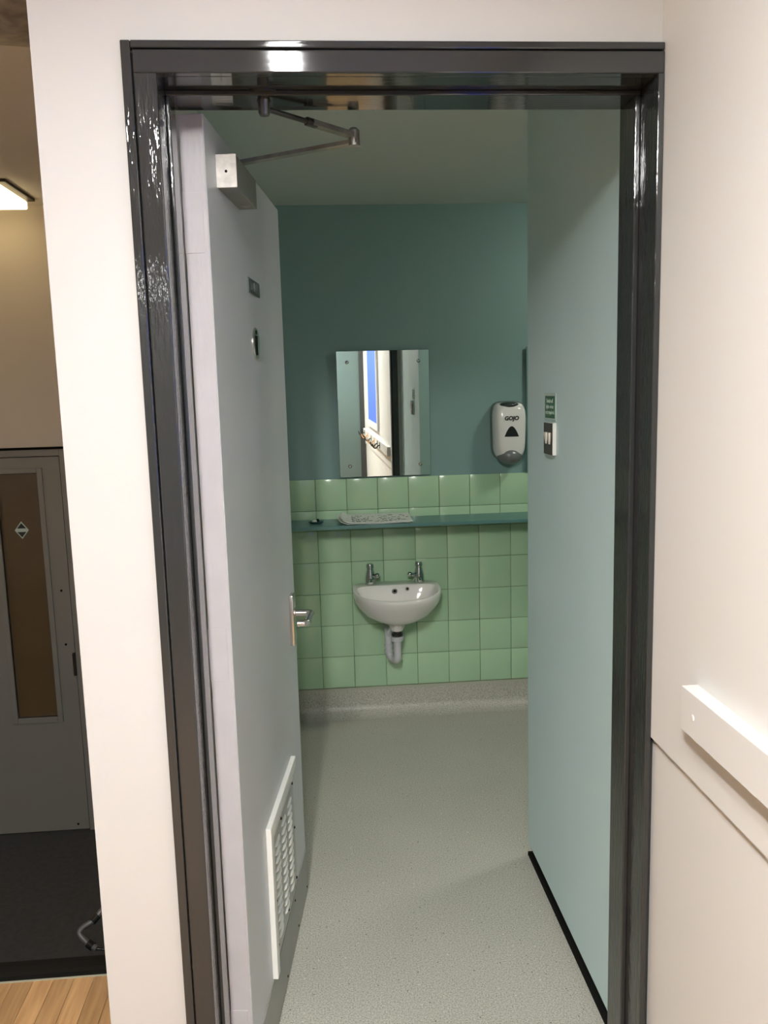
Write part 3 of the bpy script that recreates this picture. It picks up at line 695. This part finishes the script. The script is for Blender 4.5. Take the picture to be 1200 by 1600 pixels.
hr = thing('stair_handrail', (-0.55, 2.45, -0.2), 'bent grey tube with black collars beside the steps', 'handrail')
path = [(XE - 0.002, 2.62, 0.14), (-0.58, 2.54, 0.02), (-0.715, 2.475, -0.075), (-0.7405, 2.46, -0.095), (-0.7582, 2.44, -0.1100)] + arc((-0.812, 2.42, -0.128), (-0.775, 2.432, -0.117), (-0.784, 2.41, -0.149), 6) + [(-0.7627, 2.40, -0.1640), (-0.7400, 2.39, -0.1710)]
bb = B(); tube(bb, path, 0.0085, 16); tb = obj('tube', bb, 'tube', hr, True)
bb = B(); tube(bb, [(-0.748, 2.452, -0.101), (-0.762, 2.437, -0.112)], 0.0125, 18); obj('collar', bb, 'black_gloss', hr, True)
bb = B(); tube(bb, [(-0.768, 2.403, -0.160), (-0.752, 2.396, -0.168)], 0.0125, 18); obj('collar', bb, 'black_gloss', hr, True)
bb = B(); tube(bb, [(-0.742, 2.391, -0.171), (-0.62, 2.392, -0.200), (XE - 0.002, 2.392, -0.205)], 0.004, 10); obj('bracket', bb, 'black_gloss', hr, True)

lf = thing('ceiling_lamp', (-1.44, 3.89, CEIL), 'square warm glowing lamp on the stairwell ceiling', 'lamp')
obj('base', bx(-1.622, -1.255, 3.705, 4.075, CEIL - 0.012, CEIL, bev=0.002), 'lamp_base', lf)
obj('diffuser', bx(-1.612, -1.285, 3.715, 4.065, CEIL - 0.050, CEIL - 0.012, bev=0.008), 'stair_glow', lf)

# wrinkled sheet under the stair ceiling
sheet_t = thing('ceiling_sheet', (-0.9, 2.1, CEIL), 'grey wrinkled sheet hanging just under the stairwell ceiling', 'sheet')
bb = B(); n, q = 40, 26; T = []; r3 = random.Random(5)
ph = [(r3.uniform(0, 6), r3.uniform(10, 60), r3.uniform(4, 30)) for _ in range(9)]
for j in range(q + 1):
    row = []
    for i in range(n + 1):
        u, v = i / n, j / q
        x = -1.5 + (-0.425 + 1.5) * u; yend = 2.355 + 0.012 * math.sin(x * 17) - 0.05 * max(0, (-0.80 - x)) / 0.1
        y = 1.65 + (yend - 1.65) * v
        wv = sum(math.sin(a + b_ * x + c * y) for a, b_, c in ph) / 9
        edge = min(1, v * 6, (1 - v) * 5)
        row.append(bb.verts.new((x, y, CEIL - 0.002 - (0.026 + 0.030 * wv) * edge ** 0.6)))
    T.append(row)
for j in range(q):
    for i in range(n): bb.faces.new((T[j][i], T[j][i + 1], T[j + 1][i + 1], T[j + 1][i]))
so = obj('sheet', bb, 'sheet', sheet_t, True)
md = so.modifiers.new('thickness', 'SOLIDIFY'); md.thickness = 0.0015

# ---------------------------------------------------------------- lamps
def batten(x0, x1, y0, y1, glow, label):
    t = thing('fluorescent_batten', ((x0 + x1) / 2, (y0 + y1) / 2, CEIL), label, 'ceiling light')
    bd = obj('body', bx(x0, x1, y0, y1, CEIL - 0.055, CEIL, bev=0.003), 'batten_body', t)
    for a in ((x0, x0 + 0.014, y0, y1), (x1 - 0.014, x1, y0, y1), (x0 + 0.014, x1 - 0.014, y0, y0 + 0.02), (x0 + 0.014, x1 - 0.014, y1 - 0.02, y1)):
        obj('skirt', bx(*a, CEIL - 0.078, CEIL - 0.055), 'batten_body', bd)
    obj('diffuser', bx(x0 + 0.0145, x1 - 0.0145, y0 + 0.0205, y1 - 0.0205, CEIL - 0.077, CEIL - 0.056), glow, t)
batten(-0.100, 0.000, -1.05, 0.66, 'batten_glow', 'white fluorescent batten on the corridor ceiling over the viewer')
batten(-0.315, -0.185, -0.75, 0.05, 'batten_glow2', 'white fluorescent batten over the open side of the hall')
batten(-1.27, -1.11, -4.30, -3.30, 'batten_glow3', 'white fluorescent batten at the far end of the hall')
wl = thing('bulkhead_lamp', (1.55, 2.90, WCC), 'round lamp on the washroom ceiling round the corner', 'lamp')
bb = B(); lathe(bb, [(0.13, 0), (0.13, -0.03), (0.12, -0.035)], (1.55, 2.90, WCC), 'z', 28); obj('base', bb, 'batten_body', wl, True)
bb = B(); lathe(bb, [(0.118, -0.03), (0.112, -0.06), (0.08, -0.085), (0, -0.095)], (1.55, 2.90, WCC), 'z', 28); obj('dome', bb, 'wc_glow', wl, True)
